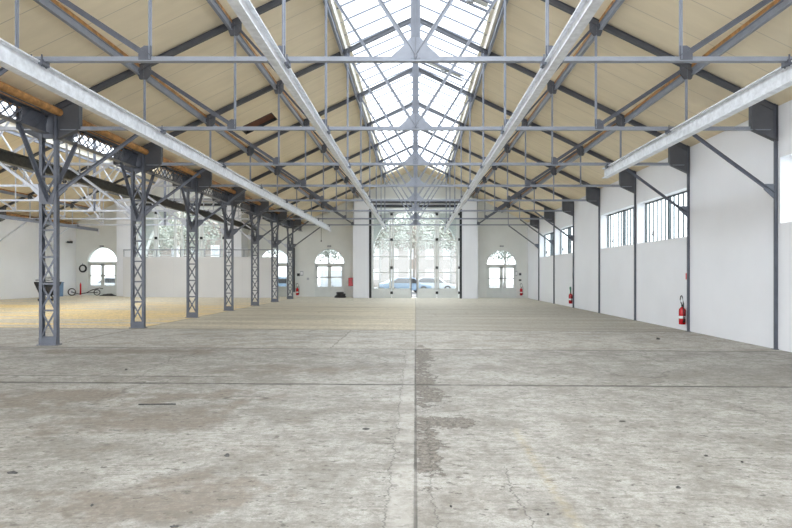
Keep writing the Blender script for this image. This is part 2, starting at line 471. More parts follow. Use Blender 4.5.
for y in (ya + .015, yb - .015):
    k.plate([(-xa, zr(xa) - .01), (-xb, zr(xb) - .01), (-xb, zr(xb) + .10), (-xa, zr(xa) + .10)], y, .03)
for x in (xa + .015, xb - .015):
    k.plate([(-x - .015, zr(x) - .01), (-x + .015, zr(x) - .01), (-x + .015, zr(x) + .1), (-x - .015, zr(x) + .1)], (ya + yb) / 2, yb - ya - .06)
o = k.build('hatch_frame', M['iron']); o.parent = hb; o.matrix_parent_inverse = Matrix.Translation(-hb.location)

# skylights: glazing with bars, one per slope
def skylight(idx, cx, s):
    r = empty('window_%d' % idx, (cx, 15, 8.7)); r['kind'] = 'structure'
    def adopt(o): o.parent = r; o.matrix_parent_inverse = Matrix.Translation(-r.location); return o
    zt = lambda x: 9.62 - .44 * x
    Y0, Y1 = YBACK, 37.6
    g = MB(); g.plate([(cx + s * 2.13, zt(2.13)), (cx, zt(0)), (cx, zt(0) + .012), (cx + s * 2.13, zt(2.13) + .012)], (Y0 + Y1) / 2, Y1 - Y0)
    adopt(g.build('glass', M['skyglass']))
    c = MB(); c.box(cx + s * 2.10, cx + s * 2.16, Y0, Y1, 8.40, zt(2.13) + .02)
    c.bar((cx + s * 2.05, Y0, zt(2.05) - .02), (cx + s * 2.05, Y1, zt(2.05) - .02), .10, .04)
    adopt(c.build('curb', M['curb']))
    b = MB()
    y = YN(-5) + .4
    while y < Y1:
        if y > Y0: b.tee((cx + s * 2.1, y, zt(2.1) - .025), (cx, y, zt(0) - .025), .05, .05)
        y += .8
    adopt(b.build('glazing_bar', M['steel_mid']))
    e = MB(); e.plate([(cx + s * 2.16, 8.40), (cx, 9.4), (cx, 9.66), (cx + s * 2.16, zt(2.16) + .03)], Y1, .06)
    adopt(e.build('end_board', M['roof']))
    return r
skylight(20, 0, -1); skylight(21, 0, 1); skylight(22, CX2, -1); skylight(23, CX2, 1)
# ridge caps
for cx in (0, CX2):
    k = MB().box(cx - .09, cx + .09, YBACK, 37.6, 9.56, 9.66).build('trim_1' if cx == 0 else 'trim_2', M['steel_hi']); k['kind'] = 'structure'

# vent openers on the right glazing
def vent(y, lab, x0, x1):
    r = empty('skylight_vent', (x0, y, 9.3))
    tag(r, lab, 'vent')
    zt = lambda x: 9.55 - .44 * x
    k = MB(); k.bar((x0, y, zt(x0)), (x1, y, zt(x1)), .05, .08)
    k.bar((x0, y + .5, zt(x0)), (x1, y + .5, zt(x1)), .05, .06)
    o = k.build('vent_frame', M['steel']); o.parent = r; o.matrix_parent_inverse = Matrix.Translation(-r.location)
    k = MB(); k.bar((x0 + .1, y + .18, zt(x0 + .1)), (x1 - .1, y + .18, zt(x1 - .1)), .22, .05)
    o = k.build('mounting_panel', M['doorgrey']); o.parent = r; o.matrix_parent_inverse = Matrix.Translation(-r.location)
    xm = x0 * .45 + x1 * .55
    k = MB(); k.cyl((xm - .1, y + .18, zt(xm) - .07), (xm + .1, y + .18, zt(xm) - .12), .06)
    k.cyl((xm, y + .1, zt(xm) - .1), (xm, y + .28, zt(xm) - .1), .045)
    o = k.build('motor', M['signgrey']); o.parent = r; o.matrix_parent_inverse = Matrix.Translation(-r.location)
vent(14.2, 'pale motor panel of the skylight vent nearest the camera, top of the photo', .75, 2.0)
vent(19.7, 'pale motor panel of the second skylight vent, right of the king posts', .1, 1.75)

# ------------------------------------------------------------------ right wall windows
wi = 1
def wall_window(n):
    global wi
    y0 = YN(n) + .1; y1 = YN(n + 1) - .1
    r = empty('window_%d' % wi, (8.60, (y0 + y1) / 2, 2.77)); r['kind'] = 'structure'; wi += 1
    P = Matrix.Translation(-r.location)
    k = MB()
    k.box(8.57, 8.63, y0, y1, 2.77, 2.82); k.box(8.57, 8.63, y0, y1, 4.22, 4.27)
    ym = (y0 + y1) / 2
    k.box(8.55, 8.65, ym - .05, ym + .05, 2.77, 4.27)
    k.box(8.57, 8.63, y0, y0 + .04, 2.77, 4.27); k.box(8.57, 8.63, y1 - .04, y1, 2.77, 4.27)
    o = k.build('window_frame', M['frame']); o.parent = r; o.matrix_parent_inverse = P
    k = MB()
    for i in range(1, 12):
        if i == 6: continue
        y = y0 + (y1 - y0) * i / 12
        k.box(8.58, 8.62, y - .022, y + .022, 2.8, 4.25)
    o = k.build('glazing_bar', M['frame']); o.parent = r; o.matrix_parent_inverse = P
    k = MB().box(8.597, 8.603, y0, y1, 2.79, 4.25)
    o = k.build('glass', M['glass']); o.parent = r; o.matrix_parent_inverse = P
    for yy in (y0 + .5, y1 - .75):
        k = MB().box(8.53, 8.58, yy, yy + .05, 3.0, 3.18).box(8.51, 8.54, yy - .02, yy + .12, 3.05, 3.08)
        o = k.build('latch', M['iron']); o.parent = r; o.matrix_parent_inverse = P
for n in win_bays:
    if YN(n) + .1 > YBACK: wall_window(n)

# ------------------------------------------------------------------ doors in the end wall
di = 1
def arch_door(cx):
    global di
    r = empty('door_%d' % di, (cx, YEND + .12, fz(cx))); r['kind'] = 'structure'; di += 1
    R = 1.11; zs = 2.44
    # fanlight
    k = MB()
    seg = 24
    o1 = [(R * math.cos(PI * i / seg), zs + R * math.sin(PI * i / seg)) for i in range(seg + 1)]
    i1 = [((R - .05) * math.cos(PI * i / seg), zs + (R - .05) * math.sin(PI * i / seg)) for i in range(seg + 1)]
    for a in range(seg):
        k.plate([o1[a], o1[a + 1], i1[a + 1], i1[a]], 0, .08)
    k.box(-R, R, -.05, .05, zs - .14, zs + .04)
    k.box(-R, -R + .1, -.05, .05, 0, zs - .1); k.box(R - .1, R, -.05, .05, 0, zs - .1)
    k.build('door_frame', M['doorgrey'], r)
    k = MB(); k.plate(i1, .0, .01); k.build('glass', M['glass'], r)
    for s in (-1, 1):
        a, b = (.004, R - .10) if s > 0 else (-R + .10, -.004)
        k = MB()
        k.box(a, b, -.03, .03, 0, .74)
        k.box(a, a + .12, -.03, .03, .74, 2.3); k.box(b - .12, b, -.03, .03, .74, 2.3)
        k.box(a, b, -.03, .03, 2.2, 2.3); k.box(a, b, -.03, .03, 1.40, 1.49)
        k.box(a + .14, b - .14, -.04, -.03, .12, .62)
        lf = k.build('door_leaf', M['doorgrey'], r)
        MB().box(a + .12, b - .12, -.005, .005, .74, 2.2).build('glass', M['glass'], lf)
        if s > 0:
            MB().cyl((.08, -.03, 1.05), (.08, -.09, 1.05), .014, 8).bar((.08, -.085, 1.05), (.19, -.085, 1.05), .018, .018).build('door_handle', M['iron'], lf)
    return r
for cx in (-ARX, ARX, CX2 - ARX, CX2 + ARX): arch_door(cx)

def big_door(cx):
    global di
    YD = 38.85
    r = empty('door_%d' % di, (cx, YD, fz(cx) - .03)); r['kind'] = 'structure'; di += 1
    # black side posts and head tracks
    for s in (-1, 1):
        MB().ibeam((s * 3.22, 0, 0), (s * 3.22, 0, 6.35), .16, .14, up=(0, 1, 0)).build('door_jamb', M['iron'], r)
    MB().box(-3.3, 3.3, -.08, .08, 6.82, 7.0).build('door_track', M['iron'], r)
    MB().box(-3.3, 3.3, -.10, .10, 6.50, 6.66).build('door_track', M['iron'], r)
    MB().box(-3.3, 3.3, -.06, .06, 6.22, 6.42).build('door_head', M['doorgrey'], r)
    xs = [(-3.13, -1.72), (-1.68, -.27), (.07, 1.50), (1.54, 3.05)]
    zb = [.04, .68, 1.86, 2.98, 4.12, 6.15]
    for i, (a, b) in enumerate(xs):
        k = MB()
        k.box(a, b, -.035, .035, .04, .68)
        k.box(a + .12, b - .12, -.05, -.035, .14, .58)
        k.box(a, a + .15, -.04, .04, .04, 6.15); k.box(b - .15, b, -.04, .04, .04, 6.15)
        for z in zb[2:5]: k.box(a, b, -.03, .03, z - .035, z + .035)
        k.box(a, b, -.04, .04, 6.06, 6.15); k.box(a, b, -.04, .04, .64, .72)
        lf = k.build('door_leaf', M['doorgrey'], r)
        MB().box(a + .1, b - .1, -.006, .006, .7, 6.1).build('glass', M['glass'], lf)
        xe = {0: b + .02, 2: b + .02}.get(i)
        for z in (.42, 2.2, 4.2, 6.0):
            if xe is not None: MB().box(xe - .09, xe + .09, -.09, -.03, z - .09, z + .09).build('hinge', M['iron'], lf)
            else:
                xx = a if i == 1 else b
                if i == 3: MB().box(xx - .02, xx + .12, -.09, -.03, z - .09, z + .09).build('hinge', M['iron'], lf)
        if i in (1, 2):
            xx = b - .03 if i == 1 else a + .03
            k = MB().box(xx - .02, xx + .02, -.08, -.04, .1, 1.5)
            k.build('bolt_rod', M['steel'], lf)
    return r
big_door(0); big_door(CX2)
# pilasters beside the big doors
ti = 3
for cx in (0, CX2):
    for s in (-1, 1):
        a, b = sorted((cx + s * 3.32, cx + s * 4.42))
        k = MB().box(a, b, 38.65, YEND, -.1, 6.95).build('trim_%d' % ti, M['pilaster']); k['kind'] = 'structure'; ti += 1
    k = MB().box(cx - 4.42, cx + 4.42, 39.3, YEND, 6.95, 7.15).build('trim_%d' % ti, M['plaster']); k['kind'] = 'structure'; ti += 1
    MB().plate([(cx - 4.42, 6.43), (cx - 3.32, 6.43), (cx - 3.32, 6.43)][:0] or [(cx - 3.32, 6.44), (cx + 3.32, 6.44), (cx + 3.32, 7.0), (cx - 3.32, 7.0)], 38.98, .12).build('trim_%d' % ti, M['plaster'])['kind'] = 'structure'; ti += 1
    # gable closing wall above the tracks
# ------------------------------------------------------------------ steel: wall posts
def post(n, x, side, lab):
    s = side
    r = empty('wall_post', (x, YN(n), fz(x)))
    tag(r, lab, 'steel post', 'steel posts along the right wall')
    MB().ibeam((0, 0, 0), (0, 0, zr(8.2) - fz(x)), .05, .07, .012, .03, up=(1, 0, 0)).build('shaft', M['steel'], r)
    MB().box(-.06, .03, -.07, .07, 0, .015).build('base_plate', M['steel'], r)
near = ['nearest the camera, right of the extinguisher', 'beside the near fire extinguisher', 'at the far end of the nearest barred window', 'where the solid panel begins after two windows', 'beside the far fire extinguisher', 'between the two far barred windows', 'last before the end wall']
for n in range(0, 7):
    post(n, 8.235, 1, 'slim grey right wall post, ' + near[n])

# ------------------------------------------------------------------ trusses
def build_truss(pale=False):
    r = empty('roof_truss', (0, 0, 0))
    S = M['steel']; T = M['steel_mid']; D = M['rafter']
    if pale: S = T = M['steel_hi']  # side hall copy: skylight brightness put into a paler steel colour
    RZ = lambda x: zr(x) - .10
    # rafters
    for s in (-1, 1):
        MB().ibeam((s * 8.2, 0, RZ(8.2)), (0, 0, RZ(0)), .085, .13, .018, .03).build('rafter', M['rafter'], r)
    # tie: two angles back to back
    MB().tee((-8.1, 0, TIE), (8.1, 0, TIE), .09, .085, .016, inv=True).build('tie_beam', T, r)
    MB().prism([(-.075, -.01), (-.008, -.01), (-.008, -.06), (.008, -.06), (.008, -.01), (.075, -.01), (.075, .01), (.008, .01), (.008, .06), (-.008, .06), (-.008, .01), (-.075, .01)], (0, 0, TIE), (0, 0, RZ(0)), (0, 1, 0)).build('king_post', M['steel_king'], r)
    for s in (-1, 1):
        for x in (2.05, 4.13, 6.2):
            MB().tee((s * x, 0, TIE), (s * x, 0, RZ(x)), .055, .05, .012, up=(0, 1, 0)).build('hanger', T, r)
        for xa, xb in ((0.0, 2.1), (2.05, 4.13), (4.13, 6.2)):
            w = (.065, .055, .085)[(0.0, 2.05, 4.13).index(xa)]
            MB().tee((s * xa, 0.0, TIE + .03), (s * xb, 0.0, RZ(xb) - .03), .06, w, .014).build('diagonal', T if xa < 1 else S, r)
        # gussets on tie
        for x in (2.05, 4.13):
            MB().plate([(s * (x - .03), TIE - .02), (s * (x + .17), TIE - .02), (s * (x + .17), TIE + .15), (s * (x + .08), TIE + .21), (s * (x - .03), TIE + .21)], 0, .022).build('gusset', S, r)
        for x in (4.13, 6.2):
            MB().plate([(s * (x - .15), zr(x - .15) - .06), (s * (x - .15), zr(x) - .28), (s * (x - .05), zr(x) - .40), (s * (x + .1), zr(x) - .40), (s * (x + .15), zr(x) - .26), (s * (x + .15), zr(x + .15) - .06)], 0, .05).build('gusset', D, r)
        MB().plate([(s * 1.98, zr(1.98) - .1), (s * 1.98, 8.1), (s * 2.12, 8.1), (s * 2.2, zr(2.2) - .1)], 0, .03).build('gusset', S, r)
        # haunch plate at the column head
        k = MB().plate([(s * 7.66, zr(7.66) - .02), (s * 7.66, 4.93), (s * 8.25, 4.66), (s * 8.25, zr(8.25) - .02)], 0, .02)
        for x in (7.66, 8.24): k.bar((s * x, 0, 4.93 if x < 8 else 4.66), (s * x, 0, zr(x) - .02), .13, .014, up=(1, 0, 0))
        k.bar((s * 7.66, 0, 4.93), (s * 8.25, 0, 4.66), .13, .014)
        k.build('haunch', D, r)
        # knee brace with its foot plate
        MB().tee((s * 6.22, 0, TIE - .05), (s * 8.2, 0, 3.45), .08, .07, .012).build('knee_brace', S, r)
        MB().plate([(s * 8.22, 3.32), (s * 7.96, 3.56), (s * 7.98, 3.68), (s * 8.22, 3.68)], 0, .025).build('brace_plate', S, r)
    MB().plate([(-.40, TIE + .02), (.40, TIE + .02), (.16, TIE + .24), (.08, TIE + .34), (-.08, TIE + .34), (-.16, TIE + .24)], 0, .02).build('gusset', T, r)
    MB().plate([(0, RZ(0) + .05), (-.42, RZ(.42)), (-.22, RZ(.22) - .12), (-.10, RZ(0) - .36), (.10, RZ(0) - .36), (.22, RZ(.22) - .12), (.42, RZ(.42))], 0, .02).build('gusset', T, r)
    return r
proto = build_truss(); proto2 = build_truss(True)
placed = [(-1, 0)] + [(n, 0) for n in range(0, 7)] + [(n, CX2) for n in range(0, 7)]
for i, (n, cx) in enumerate(placed):
    if cx == 0: o = proto if i == 0 else copy_tree(proto)
    else: o = proto2 if n == 0 else copy_tree(proto2)
    o.location = (cx, YN(n), 0)
    if cx == 0 and n in (2, 3):
        for ch in list(o.children):
            if ch.name.split('.')[0] in ('knee_brace', 'brace_plate') and max(v.co.x for v in ch.data.vertices) > 5: bpy.data.objects.remove(ch)
    if cx == 0: lab = 'grey steel roof truss over the central hall, %s from the camera' % ORD[n + 1]
    else: lab = 'pale roof truss over left side hall, %s behind the lattice columns' % ORD[n]
    tag(o, lab, 'roof truss', 'roof trusses over the ' + ('central hall' if cx == 0 else 'side hall'))

# ------------------------------------------------------------------ purlins
def purlin(cx, x, s, lab):
    x += .13 if x > 6 else (.09 if x > 4 else 0)
    X = cx + s * x
    z = zr(x)
    r = empty('roof_purlin', (X, 0, z))
    tag(r, lab, 'purlin', 'long roof purlins')
    d = .075 if x > 3 else .02
    MB().ibeam((0, YBACK, -d - .085), (0, YEND, -d - .085), .075, .155, .016, .03).build('beam', M['steel_mid'], r)
    if x > 3: MB().bar((0, YBACK, -d / 2), (0, YEND, -d / 2), .07, d).build('timber_batten', M['wood'], r)
for cx, nm in ((0, 'central hall'), (CX2, 'left side hall')):
    for s, sn in ((-1, 'left'), (1, 'right')):
        purlin(cx, 2.20, s, 'grey steel beam along the %s edge of the skylight in the %s' % (sn, nm))
        purlin(cx, 4.13, s, 'grey purlin with timber batten, upper one on %s roof slope of %s' % (sn, nm))
        purlin(cx, 6.20, s, 'grey purlin with timber batten, lower one on %s roof slope of %s' % (sn, nm))
# timber eave beams
for X, lab in ((-8.13, 'round orange timber eave beam resting on the lattice girders, central hall side'), (-24.85, 'orange timber eave beam along the far left white wall'), (-8.61, 'orange timber eave beam on the lattice girders, side hall side')):
    tag(MB().cyl((X, YBACK, 5.31), (X, YEND, 5.31), .085, 12).build('eave_beam', M['wood']), lab, 'timber beam')

# ------------------------------------------------------------------ crane rails
def rail(X, y0, y1, W, Hh, lab, hang=0, mat=M['galv']):
    zt = TIE - .055
    r = empty('crane_rail', (X, y0, zt))
    tag(r, lab, 'crane rail', 'crane rails hung under the trusses')
    MB().ibeam((0, 0, -Hh / 2), (0, y1 - y0, -Hh / 2), W, Hh, .022, .014).build('beam', mat, r)
    n = -2
    while n < 8:
        y = YN(n) - y0
        if 0 < y < y1 - y0:
            k = MB(); 
            for s in (-1, 1):
                k.box(s * W / 2 - .03, s * W / 2 + .03, y - .09, y + .09, -.05, .03)
                k.cyl((s * W / 2, y - .05, -.07), (s * W / 2, y - .05, .11), .012, 8)
                k.cyl((s * W / 2, y + .05, -.07), (s * W / 2, y + .05, .11), .012, 8)
            k.build('clamp', M['steel'], r)
        n += 1
    if hang:
        MB().box(-W / 2, W / 2, y1 - y0 - .03, y1 - y0, -Hh - hang, .0).build('end_stop', M['galv'], r)
    return r
rail(-2.05, -4, 38.0, .13, .22, 'bright galvanised inner crane rail left of the skylight, central hall', .12)
rail(2.05, -4, 38.0, .13, .22, 'bright galvanised inner crane rail right of the skylight, central hall', .12)
rail(-5.85, -4, 37.4, .16, .31, 'heavy galvanised outer crane rail near the lattice columns, central hall', .05)
rail(5.85, -4, 16.9, .16, .31, 'heavy galvanised outer crane rail near the right wall, ending after a short run', 0)
rail(CX2 - 5.85, -4, 38.9, .12, .20, 'outer crane rail nearest the far left wall, side hall', .2, M['steel_mid'])
rail(CX2 + 5.85, -4, 37.4, .18, .32, 'dark heavy crane rail passing just behind the lattice columns, side hall', 0, M['shade_rail'])
def hook(x, y, lab):
    k = MB().cyl((x, y, TIE - .05), (x, y, 3.9), .012, 8).box(x - .03, x + .03, y - .03, y + .03, 3.82, 3.92)
    tag(k.build('hanging_cable', M['iron']), lab, 'cable')
hook(-6.3, YN(6), 'thin dark cable hanging from the last tie beam left of the arched door')

# ------------------------------------------------------------------ lattice columns
XC = -8.37
def build_column():
    r = empty('lattice_column', (XC, 0, 0))
    S = M['steel']; w = .20; d = .05; Z1 = 5.40
    for s in (-1, 1):
        k = MB()
        for f in (-1, 1):
            # angle: face leg + side leg
            xa = s * (w - .045)
            k.box(min(s * w, s * (w - .07)), max(s * w, s * (w - .07)), f * d - .006, f * d + .006, .02, Z1)
            k.box(min(s * w, s * (w - .012)), max(s * w, s * (w - .012)), min(f * d, f * (d - .045)), max(f * d, f * (d - .045)), .02, Z1)
        k.build('chord', S, r)
    k = MB(); z = .18; st = .61; wx = w - .05
    while z + st < 5.0:
        y = -d + .012
        k.bar((-wx, y, z + .03), (wx, y, z + st - .03), .010, .042)
        k.bar((wx, y + .011, z + .03), (-wx, y + .011, z + st - .03), .010, .042)
        k.bar((-wx, y, z), (wx, y, z), .010, .045)
        z += st
    k.build('lacing', S, r)
    MB().box(-w, w, -d + .004, -d + .016, 4.72, Z1).box(-w, w, d - .016, d - .004, 4.72, Z1).build('head_plate', S, r)
    k = MB().box(-.23, .23, -.1, .1, 0, .02)
    k.plate([(-w, .02), (w, .02), (w, .17), (-w, .17)], -d - .012, .012)
    k.build('base_plate', S, r)
    # gusset where the braces meet
    for f in (-1, 1):
        MB().plate([(-w - .02, 3.68), (-.12, 3.22), (.12, 3.22), (w + .02, 3.68), (w, 3.68), (.08, 3.42), (-.08, 3.42), (-w, 3.68)], f * (d + .012), .012).build('gusset', S, r)
        MB().tee((0, f * .06, 3.28), (0, f * 1.0, 4.80), .10, .09, .014).build('strut', S, r)
    return r
colp = build_column()
clab = ['nearest and largest', 'second from the camera', 'third from the camera', 'fourth from the camera', 'fifth from the camera', 'sixth from the camera', 'farthest, by the end wall']
for n in range(0, 7):
    o = colp if n == 0 else copy_tree(colp)
    o.location = (XC, YN(n), 0)
    tag(o, 'grey riveted lattice column with crossed lacing, ' + clab[n], 'column', 'lattice columns between the two halls')

# lattice girders between the columns
def build_girder(L):
    r = empty('lattice_girder', (XC, 0, 0)); S = M['steel']; z0, z1 = 4.80, 5.22
    y0, y1 = .125, L - .125
    for z, nm in ((z1, 'top_chord'), (z0, 'bottom_chord')):
        MB().tee((0, y0, z - (.03 if z == z1 else -.03)), (0, y1, z - (.03 if z == z1 else -.03)), .20, .06, .014, inv=(z == z0)).build(nm, S, r)
    k = MB(); p = .26; y = y0
    while y < y1 - .1:
        ye = min(y + .42, y1)
        k.bar((.035, y, z0 + .03), (.035, ye, z1 - .03), .010, .035)
        k.bar((-.035, y, z1 - .03), (-.035, ye, z0 + .03), .010, .035)
        y += p
    k.build('lacing', S, r)
    for a, b in ((y0, y0 + .75), (y1 - .75, y1)):
        MB().box(-.008, .008, a, b, z0 + .02, z1 - .02).build('end_plate', S, r)
    return r
gp = build_girder(BAY)
glab = ['in the bay nearest the camera', 'in the second bay', 'in the third bay', 'in the fourth bay', 'in the fifth bay', 'in the sixth bay', 'in the seventh bay, before the last column', 'between the last column and end wall']
for i, n in enumerate(range(-1, 6)):
    o = gp if i == 0 else copy_tree(gp)
    o.location = (XC, YN(n), 0)
    tag(o, 'grey lattice girder between column heads, ' + glab[i], 'lattice girder', 'lattice girders along the column line')
o = build_girder(YEND - YN(6)); o.location = (XC, YN(6), 0)
tag(o, 'short grey lattice girder reaching from the last column to the end wall', 'lattice girder', 'lattice girders along the column line')
tag(MB().cyl((XC - .55, 39.95, .35), (XC - .55, 39.95, 3.6), .09).cyl((XC - .55, 40.0, 3.4), (XC - .55, 40.2, 3.4), .03, 8).cyl((XC - .55, 40.0, .6), (XC - .55, 40.2, .6), .03, 8).build('downpipe', M['iron']), 'dark vertical pipe on the end wall right behind the farthest lattice column', 'pipe').location = (0, 0, 0)

# ------------------------------------------------------------------ mezzanine box in side hall
pt = empty('partition_box', (0, 37.9, 0))
tag(pt, 'pale boarded partition room with a railing on top, in the side hall', 'partition')
XA, XB = -20.3, -9.75
MB().box(XA, XB, 0, .1, 0, 2.78).build('front_wall', M['partition'], pt)
MB().box(XA, XA + .1, .1, .65, 0, 2.78).build('side_wall', M['partition'], pt)
MB().box(XB - .1, XB, .1, .65, 0, 2.78).build('side_wall', M['partition'], pt)
MB().box(XA, XB, 0, .65, 2.78, 2.86).build('deck', M['partition'], pt)
k = MB(); k.box(XA, XB, .02, .07, 3.32, 3.38)
x = XA + .03
i = 0
while x < XB:
    k.box(x - .02, x + .02, .03, .07, 2.86, 3.36)
    x += .62 if i % 2 == 0 else 1.05; i += 1
k.build('railing', M['steel_mid'], pt)

# ------------------------------------------------------------------ fire extinguishers, signs, lamps
def build_ext():
    r = empty('fire_extinguisher')
    MB().lathe([(0, 0), (.085, 0), (.095, .015), (.095, .42), (.085, .47), (.05, .51), (.028, .53), (0, .53)]).build('cylinder', M['red'], r)
    MB().lathe([(.0955, .18), (.0965, .18), (.0965, .26), (.0955, .26)]).build('white_label', M['white'], r).scale = (1, 1, 1)
    MB().cyl((0, 0, .52), (0, 0, .58), .022, 10).box(-.02, .02, -.02, .02, .57, .60).build('valve', M['iron'], r)
    MB().bar((0, .02, .61), (0, -.13, .63), .022, .012).bar((0, .02, .59), (0, -.12, .57), .022, .012).build('handle', M['black'], r)
    pts = []
    for i in range(17):
        t = i / 16
        pts.append((-.01 - .02 * t, .03 + .14 * math.sin(PI * t) * .9 + .0, .58 + .30 * math.sin(PI * min(1, t * 1.15)) * (1 - t * .2) - (.42 * max(0, t - .35))))
    pts = [(0, .0, .59), (-.01, .05, .66), (-.02, .08, .76), (-.02, .05, .86), (-.02, -.01, .88), (-.02, -.07, .82), (-.02, -.11, .68), (-.02, -.13, .5), (-.01, -.125, .36), (0, -.12, .2)]
    MB().tube(pts, .014).build('hose', M['black'], r)
    MB().cyl((0, -.12, .24), (0, -.12, .06), .02, 10, .028).build('nozzle', M['black'], r)
    MB().box(.09, .12, -.03, .03, .2, .45).build('wall_bracket', M['iron'], r)
    return r
ext = build_ext()
spots = [((8.165, 16.72, .09), 0, 'red fire extinguisher with looped black hose on the right wall, nearest the camera'),
         ((8.165, 28.75, .10), 0, 'red fire extinguisher with a green tag on the right wall, farther back'),
         ((7.75, 40.05, .10), PI / 2, 'small red fire extinguisher right of the right arched door on the end wall'),
         ((-8.72 + .05, 40.05, .12), PI / 2, 'red fire extinguisher on the end wall beside the dark pipe, left of the arched door')]
for i, (l, rz, lab) in enumerate(spots):
    o = ext if i == 0 else copy_tree(ext)
    o.location = l; o.rotation_euler = (0, 0, rz)
    tag(o, lab, 'fire extinguisher', 'fire extinguishers')
    if i == 1: 
        t = MB().box(-.03, .03, .0, .01, .62, .80).box(-.03, .03, .01, .10, .78, .86).build('green_tag', M['green'], o)
def sign(pos, w, h, axis, mat, lab, sub=None):
    x, y, z = pos; k = MB()
    if axis == 'x': k.box(x - .01, x + .01, y - w / 2, y + w / 2, z - h / 2, z + h / 2)
    else: k.box(x - w / 2, x + w / 2, y - .01, y + .01, z - h / 2, z + h / 2)
    o = k.build('wall_sign', mat, origin=pos); tag(o, lab, 'sign')
    if sub:
        k = MB()
        if axis == 'x': k.box(-.016, -.010, -w * .3, w * .3, -h * .36, h * .36)
        else: k.box(-w * .36, w * .36, -.016, -.010, -h * .3, h * .3)
        k.build('sign_face', sub, o)
sign((8.26, 16.62, 1.56), .16, .26, 'x', M['white'], 'small red and white sign above the near fire extinguisher', M['signred'])
sign((8.26, 28.66, 1.55), .14, .28, 'x', M['signgrey'], 'small grey sign above the far fire extinguisher, right wall')
sign((7.42, 40.19, 1.72), .16, .36, 'y', M['signgrey'], 'pale sign right of the right arched door', M['white'])
sign((7.70, 40.19, 1.66), .2, .22, 'y', M['signgrey'], 'dark square sign above the extinguisher on the end wall', M['iron'])
sign((7.70, 40.19, 1.22), .18, .12, 'y', M['iron'], 'little dark switch plate below the signs, right end wall')
sign((-8.62, 40.19, 1.62), .2, .2, 'y', M['iron'], 'dark square sign beside the farthest lattice column')
sign((-8.38, 40.19, 1.72), .24, .34, 'y', M['signgrey'], 'pale grey notice next to the dark sign, left end wall', M['white'])
sign((-7.92, 40.19, 1.32), .16, .16, 'y', M['signgrey'], 'grey switch box between the notices and the left arched door')
def lamp(x, lab):
    r = empty('emergency_light', (x, 40.2, 3.72)); tag(r, lab, 'lamp', 'small lights above the arched doors')
    MB().box(-.13, .13, -.1, 0, -.05, .05).build('housing', M['iron'], r, .01)
    MB().box(-.11, .11, -.115, -.1, -.035, .035).build('diffuser', M['signgrey'], r)
lamp(-ARX, 'small dark light above the arched door left of the big central doors')
lamp(ARX, 'small dark light above the arched door right of the big central doors')
lamp(CX2 - ARX, 'small dark light above the arched door at the far left')
r = empty('wall_lamp', (-24.98, 39.0, 3.95)); tag(r, 'small dark floodlight on the far left wall near the corner', 'lamp')
MB().cyl((0, 0, 0), (.2, 0, 0), .03, 8).build('arm', M['iron'], r); MB().box(.15, .42, -.12, .12, -.08, .08).build('lamp_head', M['iron'], r)

# ------------------------------------------------------------------ loose things at the end wall
r = empty('hose_cabinet', (-4.62, 39.45, .80)); tag(r, 'red fire hose cabinet on the left side of the left pilaster', 'cabinet')
MB().box(-.2, .2, -.28, .28, 0, .60).build('body', M['red'], r, .015)
MB().box(-.17, .17, -.30, -.28, .05, .55).build('door', M['red'], r); MB().box(.10, .14, -.33, -.30, .3, .42).build('handle', M['iron'], r)
def coil(loc, R, n, lab, name='hose_coil', axis='z', rr=.035):
    k = MB()
    for i in range(n):
        a = random.uniform(0, 6.28)
        c = (random.uniform(-.05, .05), random.uniform(-.05, .05), rr + i * rr * 1.6) if axis == 'z' else (random.uniform(-.03, .03), -rr - .02 * i, random.uniform(-.03, .03))
        k.torus(c, R * random.uniform(.85, 1.05) * (1 - .08 * i), rr, axis)
    o = k.build(name, M['black']); o.location = loc; tag(o, lab, 'hose'); return o
coil((-5.35, 39.0, fz(-5.3)), .44, 7, 'heap of coiled black hose on the floor left of the left pilaster')
r = empty('hanging_hose', (-24.45, 40.14, 2.08)); tag(r, 'round black hose ring hanging on the end wall left of the far left arched door', 'hose')
MB().torus((0, 0, 0), .25, .05, 'y').torus((0, -.05, .01), .22, .03, 'y').build('ring', M['black'], r)
MB().cyl((0, .04, .27), (0, -.08, .27), .015, 8).bar((0, -.05, .27), (0, -.05, .38), .02, .02).build('hook', M['iron'], r)
# hand cart with wheel and red canister, far left
r = empty('hand_cart', (-24.3, 39.4, fz(-24.5)), .2); tag(r, 'small dark hand cart with hoops and a red upright by the far left door', 'cart')
MB().torus((-.45, 0, .27), .24, .035, 'y').build('wheel', M['black'], r)
MB().torus((1.2, 0, .23), .2, .03, 'y').build('wheel', M['black'], r)
MB().cyl((-.45, -.05, .27), (-.45, .05, .27), .04, 8).cyl((1.2, -.05, .23), (1.2, .05, .23), .04, 8).build('hub', M['steel'], r)
MB().tube([(-.45, 0, .27), (0, 0, .12), (.5, 0, .2), (.9, 0, .42), (1.35, 0, .55), (1.6, 0, .5)], .03).tube([(.5, 0, .2), (1.2, 0, .23)], .025).build('frame', M['iron'], r)
MB().cyl((.12, 0, .06), (.12, 0, .85), .055, 12).cyl((.12, 0, .85), (.12, 0, .95), .03, 8).build('red_canister', M['red'], r)
# rubble heap
k = MB()
for i in range(26):
    x = random.uniform(-.45, .45); hgt = .16 * (1 - abs(x) / .5)
    k.box(x - random.uniform(.04, .12), x + .08, random.uniform(-.25, 0), random.uniform(.05, .3), .0, .04 + random.random() * hgt)
o = k.build('rubble_heap', M['stone']); o.location = (-22.15, 39.3, fz(-22.15)); tag(o, 'low dark heap of scrap beside the far left arched door', 'scrap', kind='stuff')
